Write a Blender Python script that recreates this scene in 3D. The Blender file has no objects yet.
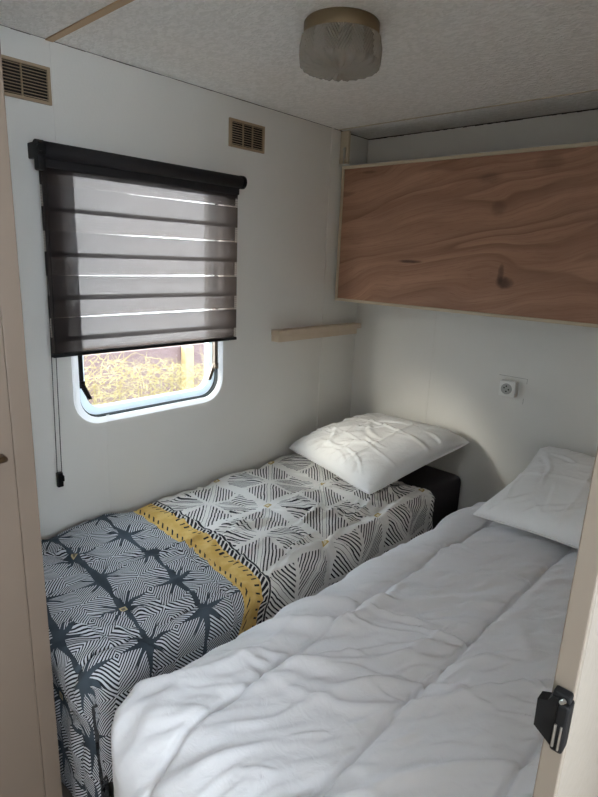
import bpy, bmesh, math, random
import numpy as np
from mathutils import Vector, Matrix

scene = bpy.context.scene
COL = scene.collection
rnd = random.Random(7)

# ------------------------------------------------------------------ helpers
def link(o, parent=None):
    COL.objects.link(o)
    if parent is not None:
        o.parent = parent
    return o

def obj(name, bm, mat, parent=None, smooth=False, loc=None):
    me = bpy.data.meshes.new(name)
    bmesh.ops.recalc_face_normals(bm, faces=bm.faces[:])
    bm.to_mesh(me); bm.free()
    mats = mat if isinstance(mat, (list, tuple)) else [mat]
    for m in mats:
        me.materials.append(m)
    if smooth:
        for p in me.polygons:
            p.use_smooth = True
    o = bpy.data.objects.new(name, me)
    return link(o, parent)

def tag(o, label=None, cat=None, group=None, kind=None):
    if label: o['label'] = label
    if cat: o['category'] = cat
    if group: o['group'] = group
    if kind: o['kind'] = kind
    return o

def thing(name, label, cat, group=None, loc=(0, 0, 0)):
    o = bpy.data.objects.new(name, None)
    o.empty_display_size = .05
    link(o)
    return tag(o, label, cat, group)

def BM():
    return bmesh.new()

def box(bm, x0, x1, y0, y1, z0, z1, bev=0., seg=2, mi=0):
    t = bmesh.new()
    vs = [t.verts.new((x, y, z)) for x in (x0, x1) for y in (y0, y1) for z in (z0, z1)]
    for f in ((0,1,3,2),(4,6,7,5),(0,4,5,1),(2,3,7,6),(0,2,6,4),(1,5,7,3)):
        t.faces.new([vs[i] for i in f])
    bmesh.ops.recalc_face_normals(t, faces=t.faces[:])
    if bev > 0:
        bmesh.ops.bevel(t, geom=t.edges[:], offset=bev, segments=seg, affect='EDGES', profile=.5)
    for f in t.faces: f.material_index = mi
    merge(bm, t)

def merge(bm, t):
    m = {}
    for v in t.verts:
        m[v] = bm.verts.new(v.co)
    for f in t.faces:
        try:
            nf = bm.faces.new([m[v] for v in f.verts])
            nf.material_index = f.material_index
            nf.smooth = f.smooth
        except ValueError:
            pass
    t.free()

def tube(bm, pts, r, n=8, caps=True, mi=0):
    pts = [Vector(p) for p in pts]
    rs = r if isinstance(r, (list, tuple)) else [r]*len(pts)
    rings = []
    up0 = None
    for i, p in enumerate(pts):
        a = pts[max(i-1, 0)]; b = pts[min(i+1, len(pts)-1)]
        d = (b-a).normalized()
        if up0 is None:
            up0 = Vector((0, 0, 1)) if abs(d.z) < .9 else Vector((1, 0, 0))
        s = d.cross(up0).normalized(); u = s.cross(d).normalized()
        rings.append([bm.verts.new(p + (s*math.cos(2*math.pi*k/n)+u*math.sin(2*math.pi*k/n))*rs[i]) for k in range(n)])
    for a, b in zip(rings, rings[1:]):
        for k in range(n):
            f = bm.faces.new((a[k], a[(k+1) % n], b[(k+1) % n], b[k])); f.material_index = mi
    if caps:
        f = bm.faces.new(rings[0][::-1]); f.material_index = mi
        f = bm.faces.new(rings[-1]); f.material_index = mi

def lathe(bm, prof, n=48, c=(0, 0, 0), rfun=None):
    rings = []
    for j, (r, z) in enumerate(prof):
        if r < 1e-6:
            rings.append([bm.verts.new((c[0], c[1], c[2]+z))])
        else:
            ring = []
            for k in range(n):
                th = 2*math.pi*k/n
                rr, zz = (r, z) if rfun is None else rfun(j, r, z, th)
                ring.append(bm.verts.new((c[0]+rr*math.cos(th), c[1]+rr*math.sin(th), c[2]+zz)))
            rings.append(ring)
    for a, b in zip(rings, rings[1:]):
        if len(a) == 1 and len(b) == 1: continue
        for k in range(n):
            q = [a[0]] if len(a) == 1 else [a[k], a[(k+1) % n]]
            q += [b[0]] if len(b) == 1 else [b[(k+1) % n], b[k]]
            bm.faces.new(q)

def prism(bm, poly, axis, a0, a1, mi=0):
    """extrude a 2-D polygon along axis; poly in the two other axes in order"""
    def P(p, a):
        c = [p[0], p[1]]; c.insert(axis, a); return c
    lo = [bm.verts.new(P(p, a0)) for p in poly]
    hi = [bm.verts.new(P(p, a1)) for p in poly]
    fs = [bm.faces.new(lo), bm.faces.new(hi[::-1])]
    n = len(poly)
    for i in range(n):
        fs.append(bm.faces.new((lo[i], lo[(i+1) % n], hi[(i+1) % n], hi[i])))
    for f in fs: f.material_index = mi

def rrect(y0, y1, z0, z1, r, n=8, rt=None):
    pts = []
    rb = r; rt = r if rt is None else rt
    for cy, cz, a0, r in ((y1-rt, z1-rt, 0, rt), (y0+rt, z1-rt, 90, rt), (y0+rb, z0+rb, 180, rb), (y1-rb, z0+rb, 270, rb)):
        for k in range(n+1):
            a = math.radians(a0+90*k/n)
            pts.append((cy+r*math.cos(a), cz+r*math.sin(a)))
    return pts

def ring_prism(bm, outer, inner, x0, x1):
    """ring between two equal-length outlines in YZ, thick from x0 to x1"""
    n = len(outer)
    L = [[bm.verts.new((x, p[0], p[1])) for p in o] for x in (x0, x1) for o in (outer, inner)]
    o0, i0, o1, i1 = L
    for k in range(n):
        j = (k+1) % n
        bm.faces.new((o0[k], o0[j], i0[j], i0[k])); bm.faces.new((o1[k], i1[k], i1[j], o1[j]))
        bm.faces.new((o0[k], o1[k], o1[j], o0[j])); bm.faces.new((i0[k], i0[j], i1[j], i1[k]))

def slab_with_hole(bm, y0, y1, z0, z1, hole, x0, x1):
    vs = {}
    for x in (x0, x1):
        o = [bm.verts.new((x, y, z)) for y, z in ((y0, z0), (y1, z0), (y1, z1), (y0, z1))]
        i = [bm.verts.new((x, y, z)) for y, z in hole]
        es = [bm.edges.new((o[k], o[(k+1) % 4])) for k in range(4)]
        es += [bm.edges.new((i[k], i[(k+1) % len(i)])) for k in range(len(i))]
        bmesh.ops.triangle_fill(bm, use_beauty=True, use_dissolve=False, edges=es)
        vs[x] = (o, i)
    for a, b in zip(vs[x0], vs[x1]):
        n = len(a)
        for k in range(n):
            bm.faces.new((a[k], a[(k+1) % n], b[(k+1) % n], b[k]))

# ------------------------------------------------------------------ noise (numpy)
def vnoise(x, y, seed):
    T = np.random.RandomState(seed).rand(128, 128)
    xi = np.floor(x).astype(int); yi = np.floor(y).astype(int)
    fx = x-xi; fy = y-yi
    fx = fx*fx*fx*(fx*(fx*6-15)+10); fy = fy*fy*fy*(fy*(fy*6-15)+10)
    g = lambda a, b: T[a % 128, b % 128]
    return (g(xi, yi)*(1-fx)+g(xi+1, yi)*fx)*(1-fy)+(g(xi, yi+1)*(1-fx)+g(xi+1, yi+1)*fx)*fy

def ridged(x, y, ang, lx, ly, seed, sharp=2.):
    c, s = math.cos(ang), math.sin(ang)
    a = (x*c+y*s)/lx; b = (-x*s+y*c)/ly
    b = b+.8*vnoise(a*1.3+5, b*.5, seed+50)
    n = vnoise(a, b, seed)
    return (1-np.abs(2*n-1))**sharp

def sstep(a, b, x):
    t = np.clip((x-a)/(b-a), 0, 1); return t*t*(3-2*t)

def creases(u, v, spec, seed):
    """spec: number, (angle lo, hi), (len lo, hi), (width lo, hi), amp, (u0,u1,v0,v1)"""
    R = np.random.RandomState(seed); h = np.zeros_like(u)
    num, (a0, a1), (l0, l1), (w0, w1), amp, (u0, u1, v0, v1) = spec
    for _ in range(num):
        cu = R.uniform(u0, u1); cv = R.uniform(v0, v1); a = R.uniform(a0, a1)
        L = R.uniform(l0, l1); w = R.uniform(w0, w1); k = R.uniform(-2.0, 2.0)
        c, s = math.cos(a), math.sin(a)
        p = (u-cu)*c+(v-cv)*s; q = -(u-cu)*s+(v-cv)*c - k*p*p
        e = np.clip(1-(p/L)**2, 0, 1)
        ww = w*(.6+.4*e)
        h += amp*R.uniform(.4, 1)*(e**1.2)*(np.exp(-(q/ww)**2)-.45*np.exp(-((q-1.7*ww)/(1.2*ww))**2))
    return h

# ------------------------------------------------------------------ node helper
class NT:
    def __init__(self, mat):
        self.t = mat.node_tree; self.n = self.t.nodes; self.l = self.t.links
    def node(self, typ, **kw):
        n = self.n.new(typ)
        for k, v in kw.items(): setattr(n, k, v)
        return n
    def val(self, v):
        return v.s if isinstance(v, X) else v
    def math(self, op, *args):
        n = self.n.new('ShaderNodeMath'); n.operation = op
        for i, a in enumerate(args):
            if isinstance(a, X): self.l.new(a.s, n.inputs[i])
            else: n.inputs[i].default_value = float(a)
        return X(self, n.outputs[0])
    def mix(self, f, a, b):
        n = self.n.new('ShaderNodeMix'); n.data_type = 'RGBA'
        for i, v in ((0, f), (6, a), (7, b)):
            if isinstance(v, X): self.l.new(v.s, n.inputs[i])
            elif i == 0: n.inputs[0].default_value = v
            else: n.inputs[i].default_value = (*v, 1)
        return X(self, n.outputs[2])

class X:
    def __init__(self, nt, s): self.nt = nt; self.s = s
    def __add__(a, b): return a.nt.math('ADD', a, b)
    __radd__ = __add__
    def __sub__(a, b): return a.nt.math('SUBTRACT', a, b)
    def __rsub__(a, b): return a.nt.math('SUBTRACT', b, a)
    def __mul__(a, b): return a.nt.math('MULTIPLY', a, b)
    __rmul__ = __mul__
    def __truediv__(a, b): return a.nt.math('DIVIDE', a, b)
    def abs(a): return a.nt.math('ABSOLUTE', a)
    def frac(a): return a.nt.math('FRACT', a)
    def min(a, b): return a.nt.math('MINIMUM', a, b)
    def max(a, b): return a.nt.math('MAXIMUM', a, b)
    def sin(a): return a.nt.math('SINE', a)
    def lt(a, b): return a.nt.math('LESS_THAN', a, b)
    def gt(a, b): return a.nt.math('GREATER_THAN', a, b)
    def pow(a, b): return a.nt.math('POWER', a, b)
    def ss(a, lo, hi):
        n = a.nt.n.new('ShaderNodeMapRange'); n.interpolation_type = 'SMOOTHSTEP'
        a.nt.l.new(a.s, n.inputs[0])
        n.inputs[1].default_value = lo; n.inputs[2].default_value = hi
        return X(a.nt, n.outputs[0])

def srgb(r, g, b):
    f = lambda c: (c/12.92 if c <= .04045 else ((c+.055)/1.055)**2.4)
    return tuple(f(v/255) for v in (r, g, b))

def newmat(name):
    m = bpy.data.materials.new(name); m.use_nodes = True
    nt = NT(m)
    bsdf = nt.n['Principled BSDF']
    return m, nt, bsdf

def pmat(name, col, rough=.6, metal=0., noise=0., nscale=20., bump=0., bscale=200., spec=.5, sheen=0.):
    m, nt, b = newmat(name)
    b.inputs['Roughness'].default_value = rough
    b.inputs['Metallic'].default_value = metal
    b.inputs['Specular IOR Level'].default_value = spec
    if sheen: b.inputs['Sheen Weight'].default_value = sheen
    tc = nt.node('ShaderNodeTexCoord')
    if noise:
        t = nt.node('ShaderNodeTexNoise'); t.inputs['Scale'].default_value = nscale; t.inputs['Detail'].default_value = 4
        nt.l.new(tc.outputs['Object'], t.inputs['Vector'])
        c = nt.mix(X(nt, t.outputs['Fac']), tuple(max(0, v*(1-noise)) for v in col), tuple(min(1, v*(1+noise)) for v in col))
        nt.l.new(c.s, b.inputs['Base Color'])
    else:
        b.inputs['Base Color'].default_value = (*col, 1)
    if bump:
        t = nt.node('ShaderNodeTexNoise'); t.inputs['Scale'].default_value = bscale; t.inputs['Detail'].default_value = 3
        nt.l.new(tc.outputs['Object'], t.inputs['Vector'])
        bp = nt.node('ShaderNodeBump'); bp.inputs['Strength'].default_value = bump; bp.inputs['Distance'].default_value = .002
        nt.l.new(t.outputs['Fac'], bp.inputs['Height']); nt.l.new(bp.outputs['Normal'], b.inputs['Normal'])
    return m

def mat_ceiling():
    m, nt, b = newmat('embossed_ceiling_paper')
    b.inputs['Roughness'].default_value = .75
    tc = nt.node('ShaderNodeTexCoord'); mp = nt.node('ShaderNodeMapping')
    mp.inputs['Scale'].default_value = (1., 1.7, 1.); mp.inputs['Rotation'].default_value = (0, 0, .35)
    nt.l.new(tc.outputs['Object'], mp.inputs['Vector'])
    t = nt.node('ShaderNodeTexNoise'); t.inputs['Scale'].default_value = 42; t.inputs['Detail'].default_value = 3; t.inputs['Distortion'].default_value = 1.2
    nt.l.new(mp.outputs['Vector'], t.inputs['Vector'])
    n = X(nt, t.outputs['Fac'])
    c = nt.mix(n.ss(.35, .65), srgb(230, 227, 222), srgb(244, 241, 237))
    nt.l.new(c.s, b.inputs['Base Color'])
    bp = nt.node('ShaderNodeBump'); bp.inputs['Strength'].default_value = .5; bp.inputs['Distance'].default_value = .004
    nt.l.new(n.ss(.3, .7).s, bp.inputs['Height']); nt.l.new(bp.outputs['Normal'], b.inputs['Normal'])
    return m

def mat_wood_panel():
    m, nt, b = newmat('reddish_plywood')
    b.inputs['Roughness'].default_value = .5
    tc = nt.node('ShaderNodeTexCoord'); sp = nt.node('ShaderNodeSeparateXYZ')
    nt.l.new(tc.outputs['Object'], sp.inputs[0])
    x = X(nt, sp.outputs[0]); z = X(nt, sp.outputs[2])
    def noise(vx, vz, scale, det=2., dist=0., seed=0.):
        cb = nt.node('ShaderNodeCombineXYZ'); nt.l.new((vx).s, cb.inputs[0]); nt.l.new((vz).s, cb.inputs[2])
        cb.inputs[1].default_value = seed
        t = nt.node('ShaderNodeTexNoise'); t.inputs['Scale'].default_value = scale
        t.inputs['Detail'].default_value = det; t.inputs['Distortion'].default_value = dist
        nt.l.new(cb.outputs[0], t.inputs['Vector']); return X(nt, t.outputs['Fac'])
    # elongated, slightly rising figure with one-sided growth bands
    warp = noise(x*1.1, z*1.6, 1.5, 2., .2, 8.)-.5
    zt = z - x*.20 + warp*.22
    big = noise(x*.42, zt*3.2, 1.5, 1.5, .15, 3.1)
    fig = (big*8.5+warp*1.).frac()
    band = fig.pow(2.2)*(1.-fig.ss(.90, 1.))
    mid = noise(x*1.6-zt*.4, zt*24., 1., 3., .1, 6.)
    fine = noise(x*5.-zt*1., zt*150., 1., 3., 0., 9.)
    pores = noise(x*20.-z*4., zt*420., 1., 2., 0., 5.)
    blotch = noise(x*1.2, z*2.2, 2.2, 3., .3, 1.7)
    c = nt.mix(mid.ss(.3, .7), srgb(182, 140, 114), srgb(158, 116, 92))
    c = nt.mix(blotch.ss(.35, .7)*.35, c, srgb(188, 145, 118))
    c = nt.mix(band*.70*blotch.ss(.25, .65), c, srgb(104, 66, 49))
    c = nt.mix(fine.ss(.42, .75)*.5, c, srgb(142, 102, 80))
    c = nt.mix(pores.ss(.56, .74)*.35, c, srgb(104, 70, 54))
    for (kx, kz, rx, rz, s) in ((.86, 1.41, .035, .022, .8), (.84, 1.44, .012, .04, .6), (.42, 1.475, .06, .007, .8), (.75, 1.80, .05, .02, .35), (.80, 1.69, .03, .03, .35), (.97, 1.84, .05, .03, .3), (.17, 1.86, .04, .006, .4)):
        d = ((x-kx)*(1/rx)).pow(2.) + ((z-kz)*(1/rz)).pow(2.)
        n2 = noise(x, z, 30., 2., 0., 2.)
        k = (1.-(d+(n2-.5)*1.2).ss(.0, 1.6))*s
        c = nt.mix(k, c, srgb(58, 36, 27))
    nt.l.new(c.s, b.inputs['Base Color'])
    bp = nt.node('ShaderNodeBump'); bp.inputs['Strength'].default_value = .12; bp.inputs['Distance'].default_value = .001
    nt.l.new(pores.s, bp.inputs['Height']); nt.l.new(bp.outputs['Normal'], b.inputs['Normal'])
    return m

def cloth_bump(nt, b, strength=.15):
    tc = nt.node('ShaderNodeTexCoord')
    t = nt.node('ShaderNodeTexNoise'); t.inputs['Scale'].default_value = 26; t.inputs['Detail'].default_value = 4; t.inputs['Distortion'].default_value = 1.4
    nt.l.new(tc.outputs['Object'], t.inputs['Vector'])
    bp = nt.node('ShaderNodeBump'); bp.inputs['Strength'].default_value = strength; bp.inputs['Distance'].default_value = .006
    nt.l.new(t.outputs['Fac'], bp.inputs['Height']); nt.l.new(bp.outputs['Normal'], b.inputs['Normal'])

def mat_white_cotton(name, col):
    m, nt, b = newmat(name)
    b.inputs['Base Color'].default_value = (*col, 1)
    b.inputs['Roughness'].default_value = .85; b.inputs['Specular IOR Level'].default_value = .2
    b.inputs['Sheen Weight'].default_value = .15
    cloth_bump(nt, b, .35)
    return m

def mat_quilt():
    m, nt, b = newmat('printed_quilt_cotton')
    b.inputs['Roughness'].default_value = .85; b.inputs['Specular IOR Level'].default_value = .2
    uv = nt.node('ShaderNodeUVMap'); uv.uv_map = 'UVMap'
    sp = nt.node('ShaderNodeSeparateXYZ'); nt.l.new(uv.outputs[0], sp.inputs[0])
    u0 = X(nt, sp.outputs[0]); v0 = X(nt, sp.outputs[1])
    def noise(scale, seed, det=2.):
        cb = nt.node('ShaderNodeCombineXYZ'); nt.l.new(u0.s, cb.inputs[0]); nt.l.new(v0.s, cb.inputs[1]); cb.inputs[2].default_value = seed
        t = nt.node('ShaderNodeTexNoise'); t.inputs['Scale'].default_value = scale; t.inputs['Detail'].default_value = det
        nt.l.new(cb.outputs[0], t.inputs['Vector']); return X(nt, t.outputs['Fac'])-.5
    u = u0 + noise(6, 0.)*.024; v = v0 + noise(6, 7.)*.024
    # ---- dark half: star lattice with hatched cells
    p = (u-.06)*(1/.164); q = (v-.70)*(1/.172)
    cx = p.frac()-.5; cy = q.frac()-.5                 # cell centred
    fx = .5-cx.abs(); fy = .5-cy.abs()                 # distance to lattice lines
    a = (cx+cy).abs(); bb = (cx-cy).abs()
    mm = a.min(bb)
    st = (mm*18.+noise(50, 3.)*.12).frac()
    hatch = (st-.5).abs().ss(.20, .27)
    band_u = fy.lt(fx*-.09+.072+noise(9, 4.)*.05)                       # broad bands running across the bed
    band_v = fx.lt(fy*-.15+.068)                       # tapering spikes running along it
    diag = (fx-fy).abs().lt((.56-(fx+fy))*.13)         # diagonal spikes out of every star
    dark = band_u.max(band_v).max(diag)
    slate = nt.mix((noise(9, 11.)+.5).ss(.3, .7), srgb(52, 60, 68), srgb(72, 82, 91))
    cd = nt.mix(hatch, srgb(30, 33, 38), srgb(202, 206, 212))
    cd = nt.mix(dark, cd, slate)
    # small gold tags on every second star
    p2 = ((p*.5+.25).frac()-.5).abs()*.328; q2 = ((q*.5+.25).frac()-.5).abs()*.344
    # ---- pale half: black hatched fans
    P = (u-.05)*(1/.322); Q = (v-1.40)*(1/.322)
    gx = P.frac()-.5; gy = Q.frac()-.5
    A = (gx+gy).abs(); B = (gx-gy).abs()
    M = A.min(B); W = gx.abs().max(gy.abs())
    stroke = ((M*19.+noise(40, 5.)*.2).frac()-.5).abs().lt(.20)
    rad = (gx.pow(2.)+gy.pow(2.))
    leaf = W.lt(.44+noise(18, 21.)*.12)*M.gt(.03)*(gx.abs().min(gy.abs())).gt(.026)*rad.gt(.002)
    edge2 = (.5-W).lt(.46)
    ink = stroke*leaf*edge2
    cw = nt.mix(ink, srgb(226, 223, 219), srgb(38, 38, 42))
    P2 = ((P+.5).frac()-.5).abs()*.322; Q2 = ((Q+.5).frac()-.5).abs()*.322
    tg = P2.max(Q2)
    tag_w = tg.lt(.012)
    cw = nt.mix(tag_w, cw, srgb(178, 152, 92))
    cw = nt.mix(tg.lt(.006), cw, srgb(214, 204, 178))
    # gold tags on the dark half
    tgd = (((p+1.)*.5+.5).frac()-.5).abs()*.328
    tqd = ((q*.5+.5).frac()-.5).abs()*.344
    td = tgd.max(tqd)
    cd = nt.mix(td.lt(.009), cd, srgb(196, 180, 140))
    cd = nt.mix(td.lt(.005), cd, srgb(120, 112, 96))
    # ---- the yellow band
    e = v0 + noise(10, 31.)*.012
    yel = nt.mix((noise(25, 2.)+.5).ss(.3, .7), srgb(206, 168, 92), srgb(220, 188, 118))
    d1 = ((u0*34.+e*46.).frac()-.5).abs().lt(.15)*((e-1.018).abs().lt(.007))
    d2 = ((u0*40.-e*20.).frac()-.5).abs().lt(.12)*((e-1.068).abs().lt(.008))
    yel = nt.mix(d1.max(d2), yel, srgb(48, 46, 44))
    rope = ((u0*52.+e*34.).frac()-.5).abs().lt(.30)
    black = nt.mix(rope*((e-1.092).abs().lt(.011)), srgb(216, 213, 208), srgb(34, 34, 38))
    line2 = (e-1.109).abs().lt(.0035)
    black = nt.mix(line2, black, srgb(40, 40, 44))
    c = nt.mix(e.gt(1.082), yel, black)
    c = nt.mix(e.gt(1.114), c, cw)
    c = nt.mix(e.lt(1.000), c, cd)
    nt.l.new(c.s, b.inputs['Base Color'])
    cloth_bump(nt, b, .2)
    return m

def mat_fabric(name, dcol, tcol, tfac, transp=0., lines=False):
    m, nt, b = newmat(name)
    nt.n.remove(b)
    out = nt.n['Material Output']
    d = nt.node('ShaderNodeBsdfDiffuse'); d.inputs[0].default_value = (*dcol, 1)
    t = nt.node('ShaderNodeBsdfTranslucent'); t.inputs[0].default_value = (*tcol, 1)
    mx = nt.node('ShaderNodeMixShader'); mx.inputs[0].default_value = tfac
    nt.l.new(d.outputs[0], mx.inputs[1]); nt.l.new(t.outputs[0], mx.inputs[2])
    last = mx
    if transp:
        tr = nt.node('ShaderNodeBsdfTransparent'); tr.inputs[0].default_value = (1., .93, .89, 1)
        m2 = nt.node('ShaderNodeMixShader'); m2.inputs[0].default_value = transp
        if lines:
            tc = nt.node('ShaderNodeTexCoord'); sp = nt.node('ShaderNodeSeparateXYZ'); nt.l.new(tc.outputs['Object'], sp.inputs[0])
            ns = nt.node('ShaderNodeTexNoise'); ns.inputs['Scale'].default_value = 25; nt.l.new(tc.outputs['Object'], ns.inputs['Vector'])
            z = X(nt, sp.outputs[2]); y = X(nt, sp.outputs[1])
            w = ((z*125.+y*1.5+X(nt, ns.outputs['Fac'])*.6).frac()-.5).abs().ss(.10, .35)
            nt.l.new((w*(transp*.40)+transp*.72).s, m2.inputs[0])
        nt.l.new(mx.outputs[0], m2.inputs[1]); nt.l.new(tr.outputs[0], m2.inputs[2]); last = m2
    nt.l.new(last.outputs[0], out.inputs[0])
    return m

def mat_glass_pane():
    m, nt, b = newmat('window_glass'); nt.n.remove(b)
    out = nt.n['Material Output']
    tr = nt.node('ShaderNodeBsdfTransparent'); tr.inputs[0].default_value = (.96, .98, .98, 1)
    gl = nt.node('ShaderNodeBsdfGlossy'); gl.inputs['Roughness'].default_value = .02
    mx = nt.node('ShaderNodeMixShader'); mx.inputs[0].default_value = .05
    nt.l.new(tr.outputs[0], mx.inputs[1]); nt.l.new(gl.outputs[0], mx.inputs[2]); nt.l.new(mx.outputs[0], out.inputs[0])
    return m

def mat_lamp_glass():
    m, nt, b = newmat('clear_pressed_glass'); nt.n.remove(b)
    out = nt.n['Material Output']
    tr = nt.node('ShaderNodeBsdfTransparent'); tr.inputs[0].default_value = (.93, .90, .86, 1)
    gl = nt.node('ShaderNodeBsdfGlossy'); gl.inputs['Roughness'].default_value = .06
    fr = nt.node('ShaderNodeFresnel'); fr.inputs[0].default_value = 1.6
    m1 = nt.node('ShaderNodeMixShader'); nt.l.new((X(nt, fr.outputs[0])*1.6+.04).s, m1.inputs[0])
    nt.l.new(tr.outputs[0], m1.inputs[1]); nt.l.new(gl.outputs[0], m1.inputs[2])
    rf = nt.node('ShaderNodeBsdfGlass'); rf.inputs['IOR'].default_value = 1.3; rf.inputs['Roughness'].default_value = .02
    m2 = nt.node('ShaderNodeMixShader'); m2.inputs[0].default_value = .35
    nt.l.new(m1.outputs[0], m2.inputs[1]); nt.l.new(rf.outputs[0], m2.inputs[2])
    df = nt.node('ShaderNodeBsdfDiffuse'); df.inputs[0].default_value = (.90, .84, .75, 1)
    tl = nt.node('ShaderNodeBsdfTranslucent'); tl.inputs[0].default_value = (.90, .84, .75, 1)
    m3 = nt.node('ShaderNodeMixShader'); nt.l.new(df.outputs[0], m3.inputs[1]); nt.l.new(tl.outputs[0], m3.inputs[2])
    m4 = nt.node('ShaderNodeMixShader'); m4.inputs[0].default_value = .30
    nt.l.new(m2.outputs[0], m4.inputs[1]); nt.l.new(m3.outputs[0], m4.inputs[2])
    nt.l.new(m4.outputs[0], out.inputs[0])
    return m

def mat_straw():
    m, nt, b = newmat('dry_straw'); nt.n.remove(b)
    out = nt.n['Material Output']
    tc = nt.node('ShaderNodeTexCoord')
    t = nt.node('ShaderNodeTexNoise'); t.inputs['Scale'].default_value = 17; t.inputs['Detail'].default_value = 4
    nt.l.new(tc.outputs['Object'], t.inputs['Vector'])
    c = nt.mix(X(nt, t.outputs['Fac']).ss(.38, .62), srgb(140, 125, 88), srgb(160, 150, 116))
    c = nt.mix((X(nt, t.outputs['Fac'])*7.).frac().ss(.75, .95)*.5, c, srgb(128, 124, 84))
    d = nt.node('ShaderNodeBsdfDiffuse'); s = nt.node('ShaderNodeBsdfTranslucent')
    nt.l.new(c.s, d.inputs[0]); nt.l.new(c.s, s.inputs[0])
    mx = nt.node('ShaderNodeMixShader'); mx.inputs[0].default_value = .45
    nt.l.new(d.outputs[0], mx.inputs[1]); nt.l.new(s.outputs[0], mx.inputs[2]); nt.l.new(mx.outputs[0], out.inputs[0])
    return m

M = dict(
    wall=pmat('off_white_wall_vinyl', srgb(224, 222, 217), .55, noise=.03, nscale=6, bump=.15, bscale=130),
    seam=pmat('wall_joint', srgb(196, 193, 187), .6),
    ceil=mat_ceiling(),
    beige=pmat('beige_strip', srgb(190, 160, 125), .6),
    cream=pmat('cream_edge_strip', srgb(196, 182, 158), .55),
    ply=mat_wood_panel(),
    floor=pmat('grey_brown_vinyl_floor', srgb(118, 110, 102), .5, noise=.25, nscale=12),
    cab=pmat('beige_cabinet_laminate', srgb(126, 110, 96), .5, noise=.05, nscale=9),
    jamb=pmat('painted_door_jamb', srgb(126, 115, 103), .55, noise=.05, nscale=14),
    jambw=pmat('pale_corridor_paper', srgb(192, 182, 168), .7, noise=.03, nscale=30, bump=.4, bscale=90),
    black=pmat('black_plastic', srgb(16, 16, 18), .55, spec=.25),
    dkfab=pmat('black_roller_fabric', srgb(28, 25, 28), .75),
    steel=pmat('steel', srgb(190, 188, 184), .3, metal=1.),
    bronze=pmat('bronze_handle', srgb(120, 98, 74), .35, metal=.9),
    brass=pmat('brass_lamp_base', srgb(132, 114, 88), .45, metal=.5),
    lampin=pmat('lamp_holder', srgb(96, 84, 78), .6),
    lampglass=mat_lamp_glass(),
    vent=pmat('tan_plastic_vent', srgb(164, 143, 117), .55),
    ventin=pmat('vent_duct_dark', srgb(30, 26, 24), .9),
    white=pmat('white_plastic', srgb(232, 232, 228), .4),
    bluewhite=mat_fabric('pale_blue_window_sash', srgb(226, 234, 238), srgb(226, 234, 238), .45),
    winplastic=mat_fabric('white_window_plastic', srgb(244, 244, 244), srgb(250, 250, 250), .65),
    gasket=pmat('rubber_gasket', srgb(40, 46, 48), .6),
    glass=mat_glass_pane(),
    shelf=pmat('pale_planed_wood', srgb(206, 188, 166), .55, noise=.08, nscale=18),
    matt=pmat('charcoal_mattress_cover', srgb(50, 46, 50), .9, noise=.1, nscale=60, bump=.3, bscale=300),
    bedbase=pmat('dark_bed_base', srgb(70, 58, 48), .6),
    duvet=mat_white_cotton('white_duvet_cotton', srgb(228, 228, 231)),
    pillow=mat_white_cotton('white_pillow_cotton', srgb(238, 238, 238)),
    quilt=mat_quilt(),
    quiltin=pmat('quilt_lining', srgb(60, 62, 66), .9),
    solid=mat_fabric('solid_blind_fabric', srgb(30, 27, 29), srgb(104, 97, 94), .30, .062),
    sheer=mat_fabric('sheer_blind_fabric', srgb(72, 66, 67), srgb(190, 184, 181), .5, .72, True),
    straw=mat_straw(),
    fence=pmat('purple_brown_fence_board', srgb(104, 84, 84), .8, noise=.2, nscale=15),
    post=pmat('yellow_pine_post', srgb(168, 142, 100), .7, noise=.12, nscale=20),
    ground=pmat('outdoor_soil', srgb(140, 118, 100), .9, noise=.25, nscale=6),
    gap=pmat('dark_open_joint', srgb(62, 56, 52), .9),
    jambface=pmat('pale_corridor_trim_paint', srgb(134, 125, 114), .7, noise=.03, nscale=30, bump=.4, bscale=90),
    drip=pmat('bronzed_metal', srgb(120, 110, 100), .4, metal=.8),
)

# ------------------------------------------------------------------ setting
XR, YB, ZC = 1.676, 2.366, 2.05
YF = -.36
CX = 2.62          # far side of the corridor
def struct(name, bm, mat, parent=None, **kw):
    o = obj(name, bm, mat, parent, **kw)
    if parent is None: o['kind'] = 'structure'
    return o

b = BM(); box(b, -.06, CX+.05, -1.55, YB+.06, -.06, 0); struct('floor', b, M['floor'])
HX0, HX1, HY0, HY1 = .84, 1.22, -.14, .22  # ceiling opening for the added roof hatch
b = BM()
for q in ((-.06, HX0, -1.55, YB+.06), (HX1, CX+.05, -1.55, YB+.06), (HX0, HX1, -1.55, HY0), (HX0, HX1, HY1, YB+.06)):
    box(b, q[0], q[1], q[2], q[3], ZC, ZC+.05)
struct('ceiling', b, M['ceil'])

WY0, WY1, WZ0, WZ1 = .812, 1.453, .876, 1.766
hole = rrect(WY0-.0005, WY1+.0005, WZ0-.0005, WZ1+.0005, .0955, 10, .0305)
b = BM(); slab_with_hole(b, YF-.04, YB+.04, 0, ZC, hole, -.042, 0)
struct('wall_left', b, M['wall'])
b = BM(); box(b, 0, XR, YB, YB+.04, 0, ZC); struct('wall_back', b, M['wall'])
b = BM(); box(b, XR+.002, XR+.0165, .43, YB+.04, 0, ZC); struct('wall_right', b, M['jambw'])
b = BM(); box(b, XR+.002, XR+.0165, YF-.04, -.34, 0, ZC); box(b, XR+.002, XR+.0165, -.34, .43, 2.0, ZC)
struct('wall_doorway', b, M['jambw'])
b = BM(); box(b, 0, XR+.002, YF-.04, YF, 0, ZC); struct('wall_front', b, M['wall'])
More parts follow.
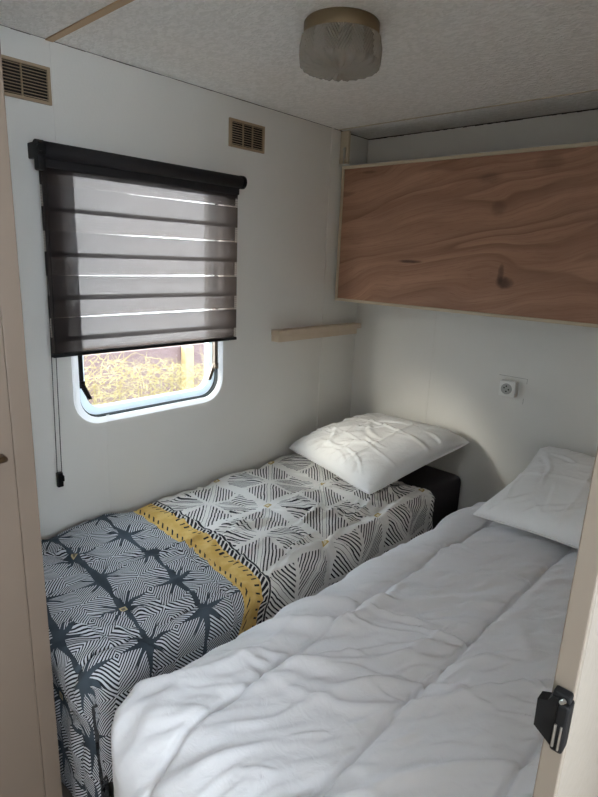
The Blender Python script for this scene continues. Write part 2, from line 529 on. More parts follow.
# corridor outside the bedroom door
CW = (-.55, .75, .95, 1.85)  # extent of the added corridor window and its fill lamp
b = BM(); slab_with_hole(b, -1.5, YB+.04, 0, ZC, rrect(CW[0], CW[1], CW[2], CW[3], .08, 6), CX, CX+.04); struct('wall_corridor', b, M['jambw'])
b = BM(); box(b, XR+.002, CX+.04, -1.54, -1.5, 0, ZC); struct('wall_entry', b, M['jambw'])
b = BM(); box(b, XR+.002, CX+.04, YB, YB+.04, 0, ZC); struct('wall_end', b, M['jambw'])

# ceiling strips
b = BM(); box(b, 0.0, XR, .793, .815, ZC-.004, ZC, .001); o = struct('trim_1', b, M['beige'])
b = BM(); box(b, 0.0, XR, 2.128, 2.134, ZC-.003, ZC); struct('trim_2', b, M['cream'])
b = BM()
R = random.Random(5)
def gapstrip(b, p0, p1, n, lo, hi, axis):
    for k in range(n):
        a = [p0[i]+(p1[i]-p0[i])*k/n for i in range(2)]; c = [p0[i]+(p1[i]-p0[i])*(k+1)/n for i in range(2)]
        h = R.uniform(lo, hi)
        if axis == 0: box(b, a[0], c[0], p0[1]-.0012, p0[1], ZC-h, ZC)
        else: box(b, p0[0], p0[0]+.0012, a[1], c[1], ZC-h, ZC)
gapstrip(b, (0, YB), (XR, YB), 90, .0035, .0060, 0)
gapstrip(b, (0, 2.15), (0, YB), 6, .003, .007, 1)
gapstrip(b, (0, .0), (0, 2.15), 40, .0008, .0022, 1)
struct('trim_10', b, M['gap'])
# thin cover strips over the wall board joints
def vtrim(n, x0, x1, y0, y1, z0, z1):
    b = BM(); box(b, x0, x1, y0, y1, z0, z1); struct('trim_%d' % n, b, M['wall'])
vtrim(3, 0, .0025, 2.085, 2.10, 0, ZC)
vtrim(4, 0, .0015, .805, .807, 1.72, ZC)
vtrim(5, 0, .0012, .925, .937, 0, .90)
vtrim(6, .466, .469, YB-.0012, YB, .35, 1.27)
b = BM(); box(b, 0, XR, YB-.012, YB, 0, .06); struct('baseboard_back', b, M['cream'])
# door jamb at the end of the right-hand wall
b = BM(); box(b, XR, XR+.0165, .42, .46, 0, 2.0, .0012, 2)
door = struct('trim_7', b, M['jamb'])
b = BM()
pts = [(XR+.0165, .4215)]
R = random.Random(3)
N = 70
lo = []
for k in range(N+1):
    lo.append((.424+R.uniform(-.0012, .0012), 2.0*k/N))
vs0 = [b.verts.new((XR+.0175, y, z)) for y, z in lo]; vs1 = [b.verts.new((XR+.0175, .80, z)) for y, z in lo]
vs2 = [b.verts.new((XR+.0160, y-.001, z)) for y, z in lo]
for k in range(N):
    b.faces.new((vs0[k], vs0[k+1], vs1[k+1], vs1[k])); b.faces.new((vs2[k], vs2[k+1], vs0[k+1], vs0[k]))
struct('trim_8', b, M['jambface'])

# ------------------------------------------------------------------ window in the left wall
win = bpy.data.objects.new('window_1', None); link(win); win['kind'] = 'structure'
o1 = rrect(WY0, WY1, WZ0, WZ1, .095, 10, .030); i1 = rrect(WY0+.02, WY1-.02, WZ0+.02, WZ1-.02, .078, 10, .024)
b = BM(); ring_prism(b, o1, i1, -.004, .008)
bmesh.ops.bevel(b, geom=[e for e in b.edges if abs(e.verts[0].co.x-.008) < 1e-5 and abs(e.verts[1].co.x-.008) < 1e-5], offset=.003, segments=2, affect='EDGES')
obj('frame', b, M['winplastic'], win)
i2 = rrect(WY0+.0245, WY1-.0245, WZ0+.0245, WZ1-.0245, .074, 10, .022)
b = BM(); ring_prism(b, i1, i2, -.045, -.004); obj('gasket', b, M['gasket'], win)
i3 = rrect(WY0+.052, WY1-.052, WZ0+.050, WZ1-.052, .06, 10, .018)
b = BM(); ring_prism(b, i2, i3, -.052, -.022); obj('sash', b, M['bluewhite'], win)
b = BM(); prism(b, rrect(WY0+.05, WY1-.05, WZ0+.048, WZ1-.05, .06, 10, .018), 0, -.044, -.040)
obj('glass', b, M['glass'], win)
for y, s in ((WY0+.030, 1), (WY1-.034, -1)):
    b = BM()
    box(b, -.018, .002, y-.006, y+.008, 1.03, 1.30, .002)
    prism(b, [(y-.008, 1.03), (y+.010, 1.03), (y+s*.030+.008, .965), (y+s*.030-.006, .965)], 0, -.014, -.004)
    box(b, -.012, .006, y-.009, y+.011, 1.01, 1.035, .003)
    tube(b, [(-.004, y, 1.02), (.009, y, 1.02)], .006, 10)
    obj('stay_arm', b, M['black'] if s == 1 else M['drip'], win, False)

# unseen corridor window behind the viewer, added to let in more daylight
fill_win = bpy.data.objects.new('added_corridor_window', None); link(fill_win); fill_win['kind'] = 'structure'
b = BM(); ring_prism(b, rrect(CW[0]-.02, CW[1]+.02, CW[2]-.02, CW[3]+.02, .095, 8), rrect(CW[0]+.03, CW[1]-.03, CW[2]+.03, CW[3]-.03, .06, 8), CX-.01, CX+.045)
obj('frame', b, M['white'], fill_win)

# unseen roof hatch, added to brighten the beds from above
hatch = bpy.data.objects.new('added_roof_hatch', None); link(hatch); hatch['kind'] = 'structure'
b = BM()
for q in ((HX0-.03, HX0, HY0-.03, HY1+.03), (HX1, HX1+.03, HY0-.03, HY1+.03), (HX0, HX1, HY0-.03, HY0), (HX0, HX1, HY1, HY1+.03)):
    box(b, q[0], q[1], q[2], q[3], ZC-.012, ZC+.09, .002)
obj('frame', b, M['white'], hatch)

# ------------------------------------------------------------------ outside
b = BM(); box(b, -9, -.35, -4, 9, -.55, -.5); g = struct('ground', b, M['ground'])
fence = thing('fence', 'purple-brown board fence behind the dry straw hedge outside', 'fence')
FX = -1.95
bz = [(-.5, -.25), (-.24, .02), (.03, .29), (.30, .56), (.566, .735)]
for z0, z1 in bz:
    b = BM(); box(b, FX-.025, FX, -.5, 5.5, z0, z1, .004); obj('board', b, M['fence'], fence)
for y in (-.2, 1.2, 2.66, 4.1):
    b = BM(); box(b, FX, FX+.07, y-.04, y+.04, -.5, .735, .006); p = obj('post', b, M['post'], fence); p['label'] = 'yellow pine fence post'

R = random.Random(11)
b = BM()
def blade(b, p, d, L, w, bend):
    d = Vector(d).normalized(); s = d.cross(Vector((R.uniform(-1, 1), R.uniform(-1, 1), R.uniform(-.2, .2)))).normalized()
    n = 3; rows = []
    c = Vector(p); dd = d.copy()
    for i in range(n+1):
        ww = w*(1-.8*i/n)
        rows.append((b.verts.new(c-s*ww), b.verts.new(c+s*ww)))
        c = c+dd*(L/n); dd = (dd+Vector((R.uniform(-bend, bend), R.uniform(-bend, bend), R.uniform(-bend, bend*.4)))).normalized()
    for i in range(n):
        b.faces.new((rows[i][0], rows[i][1], rows[i+1][1], rows[i+1][0]))
for k in range(7500):
    x = -1.15+R.gauss(0, .10); y = R.uniform(.6, 3.6)
    top = .84+.05*math.sin(y*5.1)+.03*math.sin(y*13+1)
    z = R.uniform(.30, top-.04) if R.random() < .8 else R.uniform(-.3, .3)
    if R.random() < .7:
        d = (R.uniform(-.6, .6), R.uniform(-1.1, 1.1), R.uniform(-.3, 1.0)); L = R.uniform(.05, .16); w = R.uniform(.0016, .0032)
    else:
        d = (R.uniform(-.5, .5), R.uniform(-1, 1), R.uniform(-.6, .8)); L = R.uniform(.02, .045); w = R.uniform(.004, .008)
    blade(b, (x, y, z), d, L, w, .35)
hedge = obj('dry_hedge', b, M['straw'])
tag(hedge, 'straw-yellow dry hedge seen through the open lower part of window', 'hedge', kind='stuff')
b = BM()
for k in range(46):
    y = .6+k*.066+R.uniform(-.02, .02); x = -1.15+R.uniform(-.08, .08)
    tube(b, [(x, y, -.5), (x+R.uniform(-.03, .03), y+R.uniform(-.05, .05), .1), (x+R.uniform(-.05, .05), y+R.uniform(-.1, .1), .72)], [.006, .005, .003], 5)
obj('stem', b, M['straw'], hedge)

# ------------------------------------------------------------------ zebra blind
bl = thing('roller_blind', 'charcoal zebra roller blind half covering the window', 'blind')
ZT, ZBt = 1.742, 1.140
YL, YR = .735, 1.488
b = BM(); tube(b, [(.062, .735, ZT), (.062, 1.484, ZT)], .0225, 20); obj('roller_cover', b, M['dkfab'], bl, False)
for p in bl.children[-1].data.polygons: p.use_smooth = len(p.vertices) == 4
b = BM(); box(b, .026, .052, YL-.004, YR+.004, 1.696, 1.722, .004); obj('head_rail', b, M['dkfab'], bl)
for y0, y1 in ((.717, .738), (1.484, 1.500)):
    b = BM(); tube(b, [(.062, y0, ZT), (.062, y1, ZT)], .0240, 18)
    box(b, .0, .05, y0+.003, y1-.003, ZT-.024, ZT+.020, .003)
    if y0 < 1:
        box(b, .045, .075, y0, y1, ZT-.058, ZT-.015, .004)
        tube(b, [(.078, .722, ZT), (.090, .722, ZT)], .010, 10)
    obj('bracket', b, M['black'], bl)
FT = [1.650, 1.5185, 1.3870, 1.2570]
def layer(bands, x, y0, y1, ext=0.):
    """bands: list of (z_top_left, z_top_right, material index) from the top down, last entry closes"""
    bm = BM(); n = 24
    for (a, c) in zip(bands, bands[1:]):
        for k in range(n):
            t0, t1 = k/n, (k+1)/n
            ya, yb = y0+(y1-y0)*t0, y0+(y1-y0)*t1
            zz = lambda e, t: e[0]+(e[1]-e[0])*t
            f = bm.faces.new([bm.verts.new((x, ya, zz(c, t0))), bm.verts.new((x, yb, zz(c, t1))), bm.verts.new((x, yb, zz(a, t1))), bm.verts.new((x, ya, zz(a, t0)))])
            f.material_index = a[2]
    bmesh.ops.remove_doubles(bm, verts=bm.verts[:], dist=1e-5)
    return bm
fr = [(1.70, 1.70, 0), (1.682, 1.682, 1)]
for z in FT:
    fr += [(z, z, 0), (z-.0755, z-.0755, 1)]
fr += [(ZBt, ZBt, 1)]
bk = [(1.70, 1.70, 0)]
for i, z in enumerate(FT):
    bk += [(z-.001, z+.0060, 1), (z-.0615, z-.0605, 0)]
bk += [(ZBt, ZBt, 0)]
fl = obj('front_fabric', layer(fr, .046, YL, YR), [M['solid'], M['sheer']], bl)
bkf = obj('rear_fabric', layer(bk, .032, YL, YR), [M['solid'], M['sheer']], bl)
b = BM(); box(b, .028, .050, YL-.002, YR+.002, ZBt-.008, ZBt+.004, .003); obj('bottom_rail', b, M['black'], bl)
ch = None
b = BM()
for (y0, y1) in ((.738, .738), (.730, .752)):
    tube(b, [(.062, .738 if y0 == y1 else .744, ZT-.03), (.058, .726 if y0 == y1 else .740, 1.3), (.045, .720 if y0 == y1 else .735, .745)], .0012, 6)
    n = 150
for s in (0, 1):
    for k in range(150):
        t = k/149.
        z = ZT-.03+(.745-ZT+.03)*t
        def ip(a, m, e, zz):
            return a+(m-a)*(ZT-.03-zz)/(ZT-.03-1.3) if zz > 1.3 else m+(e-m)*(1.3-zz)/(1.3-.745)
        x = ip(.062, .058, .045, z); y = ip(.738, .726, .720, z) if s == 0 else ip(.744, .740, .735, z)
        r = .0021
        vs = [b.verts.new((x+dx*r, y+dy*r, z+dz*r)) for dx, dy, dz in ((1,0,0),(-1,0,0),(0,1,0),(0,-1,0),(0,0,1),(0,0,-1))]
        for f in ((0,2,4),(2,1,4),(1,3,4),(3,0,4),(2,0,5),(1,2,5),(3,1,5),(0,3,5)):
            b.faces.new([vs[i] for i in f])
ch = obj('bead_chain', b, M['black'], bl)
b = BM(); box(b, .036, .052, .718, .737, .697, .748, .003); box(b, .036, .052, .722, .741, .715, .735, .002); obj('chain_weight', b, M['black'], ch)

# ------------------------------------------------------------------ air vents
def vent(y0, label):
    t = thing('air_vent', label, 'vent', 'tan air vents high on the window wall')
    y1 = y0+.182; z0, z1 = 1.875, 1.975
    b = BM(); o = [(y0, z0), (y1, z0), (y1, z1), (y0, z1)]; i = [(y0+.011, z0+.008), (y1-.009, z0+.008), (y1-.009, z1-.008), (y0+.011, z1-.008)]
    ring_prism(b, o, i, 0, .009)
    obj('frame', b, M['vent'], t)
    b = BM(); box(b, .0005, .0015, y0+.008, y1-.006, z0+.006, z1-.006); obj('backing', b, M['ventin'], t)
    b = BM(); n = 10
    for k in range(n):
        z = z0+.008+(z1-z0-.016)*(k+.5)/n
        prism(b, [(.0050, z+.0014), (.0082, z+.0000), (.0088, z-.0018), (.0076, z-.0018), (.0050, z+.0000)][::-1], 1, y0+.011, y1-.009)
    for f in (.36, .66) if y0 > 1 else (.08, .55):
        y = y0+.011+(y1-y0-.02)*f
        box(b, .002, .0088, y-.0015, y+.0015, z0+.008, z1-.008)
    obj('louvre', b, M['vent'], t)
    return t
v1 = vent(.616, 'tan slotted air vent above the left end of the blind, cut by the picture edge')
v2 = vent(1.477, 'tan slotted air vent above the right end of the blind')

# ------------------------------------------------------------------ wall shelf
sh = thing('wall_ledge', 'pale wooden ledge on window wall above the patterned bed', 'shelf')
b = BM(); box(b, 0, .050, 1.735, 2.345, 1.127, 1.152, .002); obj('top_board', b, M['shelf'], sh)
b = BM(); box(b, 0, .047, 1.737, 2.315, 1.100, 1.127, .002); obj('under_rail', b, M['shelf'], sh)

# ------------------------------------------------------------------ folded bunk with plywood underside
PY = 2.165
bunk = thing('folded_bunk', 'reddish plywood underside of a bunk folded up against end wall', 'bunk bed')
PL, PR, PB, PT = .014, XR-.004, 1.273, 1.895
b = BM(); box(b, PL+.012, PR-.012, PY-.002, PY+.016, PB+.012, PT-.012); obj('plywood_panel', b, M['ply'], bunk)
for nm, q in (('edge_strip', (PL, PR, PB, PB+.013)), ('edge_strip', (PL, PR, PT-.013, PT)), ('edge_strip', (PL, PL+.012, PB+.013, PT-.013)), ('edge_strip', (PR-.012, PR, PB+.013, PT-.013))):
    b = BM(); box(b, q[0], q[1], PY-.009, PY+.020, q[2], q[3], .0015); s = obj(nm, b, M['cream'], bunk)
b = BM(); box(b, PL+.02, PR-.02, PY+.02, PY+.13, PB+.03, PT-.02, .02, 3); obj('mattress', b, M['matt'], bunk)
b = BM(); box(b, PL+.03, PR-.03, PY+.13, YB-.001, PB+.01, PB+.05, .002); obj('hinge_rail', b, M['shelf'], bunk)
cl = thing('wooden_cleat', 'small wooden block with a metal latch above the bunk panel corner', 'bracket')
b = BM(); box(b, 0, .047, 2.150, 2.168, 1.905, 2.046, .002); obj('block', b, M['cream'], cl)
b = BM(); box(b, .027, .036, 2.144, 2.150, 1.925, 1.975, .001); tube(b, [(.031, 2.143, 1.945), (.031, 2.143, 1.902)], .003, 8); tube(b, [(.026, 2.143, 1.966), (.040, 2.138, 1.955)], .0035, 8)
obj('latch', b, M['steel'], cl)

# ------------------------------------------------------------------ socket
so = thing('wall_socket', 'white surface-mounted round power socket on end wall', 'socket')
sx0, sx1, sz0, sz1, sy = .826, .896, .922, .990, YB-.034
b = BM(); box(b, sx0, sx1, sy, YB, sz0, sz1, .004, 3); obj('housing', b, M['white'], so)
scx, scz = (sx0+sx1)/2-.002, (sz0+sz1)/2
b = BM()
n = 32
def disc(b, cx, cz, r, y, n=24):
    b.faces.new([b.verts.new((cx+r*math.cos(2*math.pi*k/n), y, cz+r*math.sin(2*math.pi*k/n))) for k in range(n)])
r0, r1 = .0235, .0205
ro = [b.verts.new((scx+r0*math.cos(2*math.pi*k/n), sy-.0015, scz+r0*math.sin(2*math.pi*k/n))) for k in range(n)]
rb = [b.verts.new((scx+r0*1.04*math.cos(2*math.pi*k/n), sy+.001, scz+r0*1.04*math.sin(2*math.pi*k/n))) for k in range(n)]
ri = [b.verts.new((scx+r1*math.cos(2*math.pi*k/n), sy-.0005, scz+r1*math.sin(2*math.pi*k/n))) for k in range(n)]
for k in range(n):
    j = (k+1) % n
    b.faces.new((ro[k], ro[j], ri[j], ri[k])); b.faces.new((rb[k], rb[j], ro[j], ro[k]))
b.faces.new(ri)
obj('round_face', b, pmat('grey_socket_face', srgb(170, 170, 166), .5), so)
for dx, dz in ((-.010, .004), (.010, -.002), (-.001, .012), (0, -.011)):
    b = BM(); tube(b, [(scx+dx, sy-.002, scz+dz), (scx+dx, sy+.002, scz+dz)], .0032, 10); obj('contact', b, M['black'], so)
b = BM()
mk = pmat('cut_line', srgb(150, 147, 142), .8)
for q in ((.806, .930, 1.006, 1.0075), (.930, .9315, .985, 1.0075), (.925, .9265, .895, .920)):
    box(b, q[0], q[1], YB-.0008, YB, q[2], q[3])
struct('trim_9', b, mk)

# ------------------------------------------------------------------ ceiling lamp
LX, LY = .752, 1.217
lamp = thing('ceiling_lamp', 'round pressed-glass lamp with a brass rim on the ceiling', 'lamp')
b = BM(); lathe(b, [(0, 0), (.093, 0), (.096, -.004), (.096, -.034), (.092, -.038), (0, -.038)], 64, (LX, LY, ZC)); obj('brass_base', b, M['brass'], lamp, True)
b = BM(); lathe(b, [(0, -.038), (.012, -.038), (.022, -.041), (.022, -.058), (.012, -.062), (0, -.062)], 24, (LX, LY, ZC)); obj('bulb_holder', b, M['lampin'], lamp, True)
b = BM(); lathe(b, [(0, -.054), (.012, -.056), (.017, -.062), (.019, -.070), (.014, -.080), (0, -.084)], 24, (LX, LY, ZC)); obj('bulb', b, M['white'], lamp, True)
b = BM()
H0, H1 = -.034, -.106
outer = []
for k in range(41):
    outer.append((.103-.002*math.cos(k/40*math.pi), H0+(H1-H0+.016)*k/40))
base = [(.103, H1+.012), (.099, H1+.004), (.088, H1), (.066, H1-.002), (.045, H1-.003), (.024, H1-.003), (.008, H1-.004), (0, H1-.004)]
prof = outer+base
no = len(outer)
inner = [(0, H1+.004), (.03, H1+.004), (.06, H1+.005), (.08, H1+.007), (.094, H1+.014), (.096, H0-.01), (.096, H0)]
def facet(j, r, z, th):
    n = 10
    s = (th*n/(2*math.pi)) % 1.
    if j < no:
        t = j/(no-1)
        tri = abs(2*s-1)
        w = math.cos(2*math.pi*(tri*4.2 + t*4.2))
        g = max(0., 1-abs(t-.45)*1.8)
        return r+.0040*w*(.4+g)-.0020, z
    if j < no+7 and r > 1e-6:
        k = j-no
        w = math.cos(th*22+k*1.5)*math.cos(k*2.1)
        return r*(1+.010*math.cos(th*22)), z-.0055*w*min(1, r/.03)
    return r, z
b2 = BM(); lathe(b2, prof+inner, 480, (LX, LY, ZC), facet)
obj('glass_shade', b2, M['lampglass'], lamp, True)

# ------------------------------------------------------------------ cabinet on the left
CABX, CABY = .60, .443
cab = thing('tall_cabinet', 'tall beige cabinet at foot of patterned bed, at the left edge', 'cabinet')
b = BM(); box(b, 0.001, CABX-.020, YF+.001, CABY, .0, ZC-.004, .0015); obj('body', b, M['cab'], cab)
b = BM(); box(b, CABX-.020, CABX, CABY-.041, CABY, .0, ZC-.004, .002, 2); s_ = obj('corner_stile', b, M['cab'], cab)
b = BM(); box(b, CABX-.020, CABX-.001, YF+.002, CABY-.0415, .003, ZC-.006, .0012, 1)
dr = obj('door', b, M['cab'], cab)
b = BM(); tube(b, [(CABX-.002, .376, 1.046), (CABX+.02, .376, 1.046), (CABX+.022, .366, 1.046), (CABX+.022, .27, 1.046), (CABX+.02, .26, 1.046), (CABX-.002, .26, 1.046)], .0065, 10)
obj('handle', b, M['bronze'], dr, True)

# ------------------------------------------------------------------ latch keeper on the jamb
lk = thing('latch_keeper', 'black plastic latch keeper on the edge of the door jamb', 'latch')
b = BM()
zc = 1.122
hexp = [(XR-.011, zc+.016), (XR+.000, zc+.0285), (XR+.0035, zc+.0285), (XR+.0035, zc-.0275), (XR-.000, zc-.0275), (XR-.011, zc-.014)]
hexp = [(XR-.0065, zc+.0145), (XR-.0060, zc-.0105), (XR+.0085, zc-.021), (XR+.0085, zc+.0235), (XR+.004, zc+.024), (XR+.001, zc+.018)]
prism(b, hexp, 1, .4085, .4195)
box(b, XR+.0085, XR+.018, .405, .4195, zc-.0215, zc+.022, .002)
box(b, XR+.003, XR+.0165, .410, .4195, zc+.018, zc+.028, .002)
obj('housing', b, M['black'], lk)
b = BM(); box(b, XR+.0095, XR+.0115, .4035, .406, zc-.017, zc+.004, .0005); box(b, XR+.0140, XR+.0155, .4035, .406, zc-.018, zc+.004, .0005)
obj('metal_strip', b, M['steel'], lk)
b = BM(); tube(b, [(XR+.0105, .4075, zc+.022), (XR+.0130, .4075, zc+.0255)], .0018, 8); obj('roller', b, M['steel'], lk)

# ------------------------------------------------------------------ soft furnishings
def grid_obj(name, P, mats, parent=None, uv=None, thick=0., off=-1.):
    nu, nv, _ = P.shape
    me = bpy.data.meshes.new(name)
    idx = np.arange(nu*nv).reshape(nu, nv)
    q = np.stack([idx[:-1, :-1], idx[1:, :-1], idx[1:, 1:], idx[:-1, 1:]], -1).reshape(-1, 4)
    me.from_pydata(P.reshape(-1, 3).tolist(), [], q.tolist())
    if uv is not None:
        l = me.uv_layers.new(name='UVMap')
        l.data.foreach_set('uv', uv.reshape(-1, 2)[q.reshape(-1)].astype(np.float32).reshape(-1))
    for m in mats: me.materials.append(m)
    me.polygons.foreach_set('use_smooth', [True]*len(me.polygons))
    me.update()
    o = bpy.data.objects.new(name, me); link(o, parent)
    if thick:
        s = o.modifiers.new('thickness', 'SOLIDIFY'); s.thickness = thick; s.offset = off
        s.use_even_offset = False
        if len(mats) > 1:
            s.material_offset = 1
    return o

def prof(s, a, b, ra, rb):
    """arc-length profile: flat from a to b, then rolled down over radius ra / rb"""
    pos = s.copy(); drop = np.zeros_like(s)
    def side(t, r):
        q = r*math.pi/2
        th = np.clip(t/r, 0, math.pi/2)
        return r*np.sin(th), r*(1-np.cos(th))+np.clip(t-q, 0, None)
    e, d = side(np.clip(s-b, 0, None), rb); m = s > b
    pos[m] = b+e[m]; drop[m] = d[m]
    e, d = side(np.clip(a-s, 0, None), ra); m = s < a
    pos[m] = a-e[m]; drop[m] = d[m]
    return pos, drop

def drape(u, v, ua, ub, rua, rub, va, vb, rva, rvb, top):
    U, V = np.meshgrid(u, v, indexing='ij')
    px, dx = prof(U, ua, ub, rua, rub); py, dy = prof(V, va, vb, rva, rvb)
    ex = np.where(px > ub, px-ub, np.where(px < ua, px-ua, 0)); ey = np.where(py > vb, py-vb, np.where(py < va, py-va, 0))
    rx = np.where(px > ub, rub, rua); ry = np.where(py > vb, rvb, rva)
    nrm = np.sqrt((ex/rx)**2+(ey/ry)**2); k = np.where(nrm > 1, 1/np.maximum(nrm, 1e-6), 1)
    px = np.where(ex != 0, px-ex+ex*k, px); py = np.where(ey != 0, py-ey+ey*k, py)
    dz = (dx**4+dy**4)**.25
    return U, V, np.stack([px, py, top-dz], -1)

def normals(P):
    n = np.cross(np.gradient(P, axis=0), np.gradient(P, axis=1))
    l = np.linalg.norm(n, axis=-1, keepdims=True)
    n = n/np.maximum(l, 1e-9)
    return n

# ---- beds
def make_bed(x0, x1, label, foot):
    t = thing('single_bed', label, 'bed')
    b = BM(); box(b, x0, x1, foot, YB-.004, .27, .500, .035, 4); obj('mattress', b, M['matt'], t, True)
    b = BM(); box(b, x0+.01, x1-.01, foot+.01, YB-.006, .16, .275, .004); obj('base', b, M['bedbase'], t)
    for x in (x0+.06, x1-.06):
        for y in (foot+.12, YB-.12):
            b = BM(); box(b, x-.025, x+.025, y-.025, y+.025, 0, .165, .003); obj('leg', b, M['bedbase'], t)
    return t
bedA = make_bed(.052, .704, 'single bed with charcoal mattress beside the window wall', .50)
bedB = make_bed(.932, 1.600, 'single bed with charcoal mattress under white duvet', .495)

# ---- patterned quilt
u = np.arange(.030, 1.02, .0065); v = np.arange(.02, 2.012, .0065)
U, V, P = drape(u, v, .06, .695, .05, .055, .525, 1.985, .06, .05, .531)
# pad the quilt up: soft stuffing between stitched lines
ch_ = .020*(np.abs(np.sin((V-.66)/.33*math.pi))**.55)*(np.abs(np.sin((U-.02)/.33*math.pi))**.25)
h = ch_-.010
h += .016*(vnoise(U*7, V*7, 4)-.5)+.008*(vnoise(U*19, V*19, 6)-.5)
h += .006*ridged(U, V, 1.05, .16, .030, 12, 1.6)*sstep(.3, .7, vnoise(U*4, V*4, 5))
h += creases(U, V, (80, (.2, 1.5), (.05, .16), (.005, .011), .014, (.05, .75, .45, 1.9)), 8)
h += creases(U, V, (30, (1.1, 1.9), (.08, .22), (.007, .013), .017, (.35, .75, 1.1, 1.9)), 9)
# a deep fold across the foot end and puckers by the yellow band
f = V-(.625+.05*np.sin(U*3.5))
h += -.012*np.exp(-(f/.006)**2)+.006*np.exp(-((f-.022)/.014)**2)
f2 = V-(.955-.06*sstep(.35, .8, U))
h += -.006*np.exp(-(f2/.006)**2)*sstep(.2, .5, U)
h += .012*sstep(.0, 1, (.6-V)/.4)*(vnoise(U*9, V*2, 14)-.5)*2
h = np.maximum(h, -.013)
Nn = normals(P)
if Nn[len(u)//3, len(v)//2, 2] < 0: Nn = -Nn
P = P+Nn*h[..., None]
P[..., 0] = np.maximum(P[..., 0], .005)
P[..., 1] = np.maximum(P[..., 1], CABY+.004)
# the side and foot hang a little outwards
P[..., 0] += .02*sstep(.46, .2, P[..., 2])*(U > .7)
shift = .03*sstep(.30, .65, U)+.06*sstep(.6, .9, U)
UV = np.stack([U, V+shift+.016], -1)
q1 = grid_obj('patterned_quilt', P, [M['quilt'], M['quiltin']], None, UV, .010)
tag(q1, 'slate and white geometric quilt with a yellow band on bed', 'quilt')

# ---- white duvet
u = np.arange(.62, 1.93, .0045); v = np.arange(.12, 2.02, .0055)
U, V, P = drape(u, v, 1.005, 1.585, .115, .06, .565, 1.965, .130, .07, .562)
# the duvet lies slightly askew: its left side reaches further out towards the foot
P[..., 0] += (-.046*(1.75-P[..., 1])/1.2)*sstep(1.25, .95, P[..., 0])
lines = [1.068, 1.325, 1.545]
dist = np.full_like(U, 9.)
for c in lines:
    cc = c+.012*np.sin(V*2.3+c*7)-.010
    dist = np.minimum(dist, np.abs(U-cc))
h = .013*(1-np.exp(-(dist/.022)))-.014*np.exp(-(dist/.0045)**2)-.001
def soft(ang, lx, ly, sd):
    c, si = math.cos(ang), math.sin(ang)
    a = (U*c+V*si)/lx; q = (-U*si+V*c)/ly
    return vnoise(a, q+.6*vnoise(a*1.5, q*.4, sd+70), sd)-.5
h += .012*soft(.9, .30, .16, 24)
pull = np.exp(-dist/.06)
h += .019*soft(.95, .26, .050, 31)*sstep(.2, .7, vnoise(U*4+3, V*3, 32))
h += .016*soft(.80, .16, .026, 37)*(.35+pull)*sstep(.3, .7, vnoise(U*6+3, V*6, 38))
h += .008*soft(1.1, .07, .016, 39)
h = h*(.70+.30*sstep(.96, 1.08, U))+.004*(1-sstep(.96, 1.10, U))
h += creases(U, V, (16, (.80, 1.15), (.16, .34), (.010, .020), .026, (.95, 1.62, .45, 1.25)), 41)
h += creases(U, V, (30, (.45, 1.2), (.07, .18), (.005, .010), .014, (.92, 1.62, .8, 1.95)), 43)
h += creases(U, V, (70, (.3, 1.4), (.03, .08), (.004, .007), .006, (.92, 1.62, .45, 1.95)), 45)
# gathered folds running up from the foot corner
h += .006*np.sin(U*85+V*22)*sstep(.72, .50, V)*sstep(1.25, .95, U)*(vnoise(U*8, V*3, 46))
h = np.maximum(h, np.where((U < 1.02) | (V > 1.95) | (U > 1.58), -.008, -.022))
Nn = normals(P)
if Nn[len(u)//2, len(v)//2, 2] < 0: Nn = -Nn
P = P+Nn*h[..., None]
P[..., 0] = np.clip(P[..., 0], .800, XR-.004)
P[..., 2] = np.maximum(P[..., 2], .17)
q2 = grid_obj('white_duvet', P, [M['duvet']], None, None, .012)
tag(q2, 'white padded duvet with long stitched channels on right bed', 'duvet')

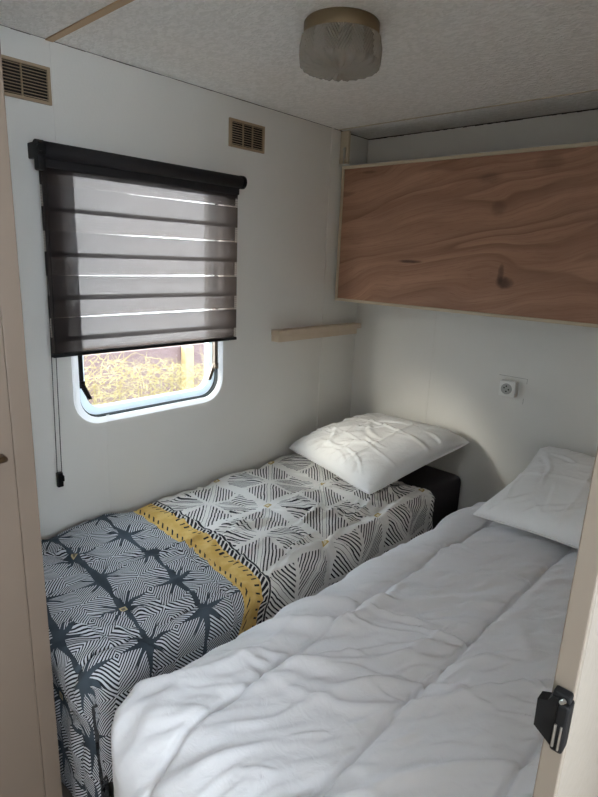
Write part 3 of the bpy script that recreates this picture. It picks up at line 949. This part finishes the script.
# ---- pillows
def pillow(name, c00, c10, c01, c11, up, down, label, seed, folds, pin=.022):
    """c00 front-left, c10 front-right, c01 back-left, c11 back-right"""
    n = 130
    s = (1-np.cos(np.linspace(0, math.pi, n)))/2
    s = .55*s+.45*np.linspace(0, 1, n)
    A, B = np.meshgrid(s, s, indexing='ij')
    c = [np.array(k, float) for k in (c00, c10, c01, c11)]
    a2, b2 = 2*A-1, 2*B-1
    # edges pulled in between the corners
    Ae = A-pin*a2*(1-b2**2)-.018*a2*b2**6; Be = B-pin*b2*(1-a2**2)-.018*b2*a2**6
    base = c[0]*((1-Ae)*(1-Be))[..., None]+c[1]*(Ae*(1-Be))[..., None]+c[2]*((1-Ae)*Be)[..., None]+c[3]*(Ae*Be)[..., None]
    nr = np.cross(c[1]-c[0], c[2]-c[0]); nr /= np.linalg.norm(nr)
    T = ((1-np.abs(a2)**2.6)*(1-np.abs(b2)**3.0))**.42
    edge = np.minimum(np.minimum(A, 1-A), np.minimum(B, 1-B))
    w = .007*(vnoise(A*5, B*5, seed)-.5)
    w = w+.006*ridged(A, B, .9, .28, .06, seed+1, 1.6)*sstep(.3, .7, vnoise(A*3, B*3, seed+2))
    w = w+creases(A, B, (30, (0, 3.1), (.10, .28), (.010, .025), .008, (.08, .92, .06, .94)), seed+3)
    for (axis, pos, amp) in folds:
        d = (B if axis == 0 else A)-pos-.02*np.sin((A if axis == 0 else B)*5)
        w = w+amp*np.exp(-np.abs(d)/.008)
    # puckers running in from the edges
    w = w+.004*np.sin(A*60+3*np.sin(B*9))*np.exp(-np.minimum(B, 1-B)/.06)*(T > .01)
    w = w*sstep(0, .05, edge)
    topP = base+nr*(T*up+w)[..., None]
    botP = base-nr*(T*down)[..., None]
    me = bpy.data.meshes.new(name)
    idx = np.arange(n*n).reshape(n, n)
    q = np.stack([idx[:-1, :-1], idx[1:, :-1], idx[1:, 1:], idx[:-1, 1:]], -1).reshape(-1, 4)
    q2 = q[:, ::-1]+n*n
    me.from_pydata(np.concatenate([topP.reshape(-1, 3), botP.reshape(-1, 3)]).tolist(), [], q.tolist()+q2.tolist())
    bm = bmesh.new(); bm.from_mesh(me); bmesh.ops.remove_doubles(bm, verts=bm.verts[:], dist=1e-4); bmesh.ops.recalc_face_normals(bm, faces=bm.faces[:])
    for f in bm.faces: f.smooth = True
    bm.to_mesh(me); bm.free()
    me.materials.append(M['pillow'])
    o = bpy.data.objects.new(name, me); link(o)
    # seam piping round the edge
    b = BM()
    loop = [base[i, 0] for i in range(0, n, 3)]+[base[n-1, j] for j in range(0, n, 3)]+[base[i, n-1] for i in range(n-1, -1, -3)]+[base[0, j] for j in range(n-1, -1, -3)]
    tube(b, [Vector(p) for p in loop]+[Vector(loop[0])], .0035, 6)
    obj('seam', b, M['pillow'], o, True)
    return tag(o, label, 'pillow')

pillow('pillow', (.020, 1.845, .572), (.618, 1.700, .563), (.165, 2.315, .672), (.735, 2.335, .680), .095, .016,
       'white pillow with fold creases on patterned quilt', 61, ((0, .62, .010), (0, .30, .006), (1, .36, .008), (1, .68, .008)))
pillow('pillow', (1.015, 1.755, .610), (1.640, 1.715, .610), (1.040, 2.310, .742), (1.640, 2.315, .755), .085, .020,
       'white pillow on the white duvet, propped against end wall', 71, ((0, .45, .010), (1, .45, .006)), pin=.065)

# ------------------------------------------------------------------ light
w = bpy.data.worlds.new('overcast_day'); scene.world = w; w.use_nodes = True
wt = w.node_tree
bg = wt.nodes['Background']; bg.inputs[0].default_value = (.78, .89, 1.0, 1); bg.inputs[1].default_value = 9.0

def sun(d, energy, angle, col):
    l = bpy.data.lights.new('sun', 'SUN'); l.energy = energy; l.angle = math.radians(angle); l.color = col
    o = bpy.data.objects.new('sun', l); link(o)
    o.rotation_euler = Vector(d).to_track_quat('-Z', 'Y').to_euler()
    return o
sun((.40, 1., -.44), 9., 32, (1., .90, .74))

al = bpy.data.lights.new('added_corridor_fill', 'AREA'); al.shape = 'RECTANGLE'  # added fill lamp, set in the unseen corridor opening
al.size = CW[1]-CW[0]; al.size_y = CW[3]-CW[2]; al.energy = 3; al.color = (.88, .94, 1.)
ao = bpy.data.objects.new('added_corridor_fill', al); link(ao)
ao.location = (CX+.02, (CW[0]+CW[1])/2, (CW[2]+CW[3])/2)
ao.rotation_euler = Vector((-1, 0, 0)).to_track_quat('-Z', 'Z').to_euler()

# ------------------------------------------------------------------ camera
cam = bpy.data.cameras.new('camera'); co = bpy.data.objects.new('camera', cam); link(co)
cam.sensor_fit = 'HORIZONTAL'; cam.sensor_width = 36.; cam.lens = 36.*550/598
cam.clip_start = .02; cam.clip_end = 100
Rw = Matrix(((0.73097846, 0.68115409, 0.04122624), (-0.19801349, 0.15390777, 0.96804083), (0.65303993, -0.71578035, 0.24738096))).transposed()
co.matrix_world = Matrix.Translation((1.77, 0, 1.47)) @ Rw.to_4x4()
scene.camera = co

vs = scene.view_settings
scene.display_settings.display_device = 'sRGB'
vs.view_transform = 'Standard'; vs.look = 'None'; vs.exposure = .30; vs.gamma = 1.; vs.use_curve_mapping = False
scene.cycles.max_bounces = 12
scene.cycles.diffuse_bounces = 6
scene.cycles.transparent_max_bounces = 16
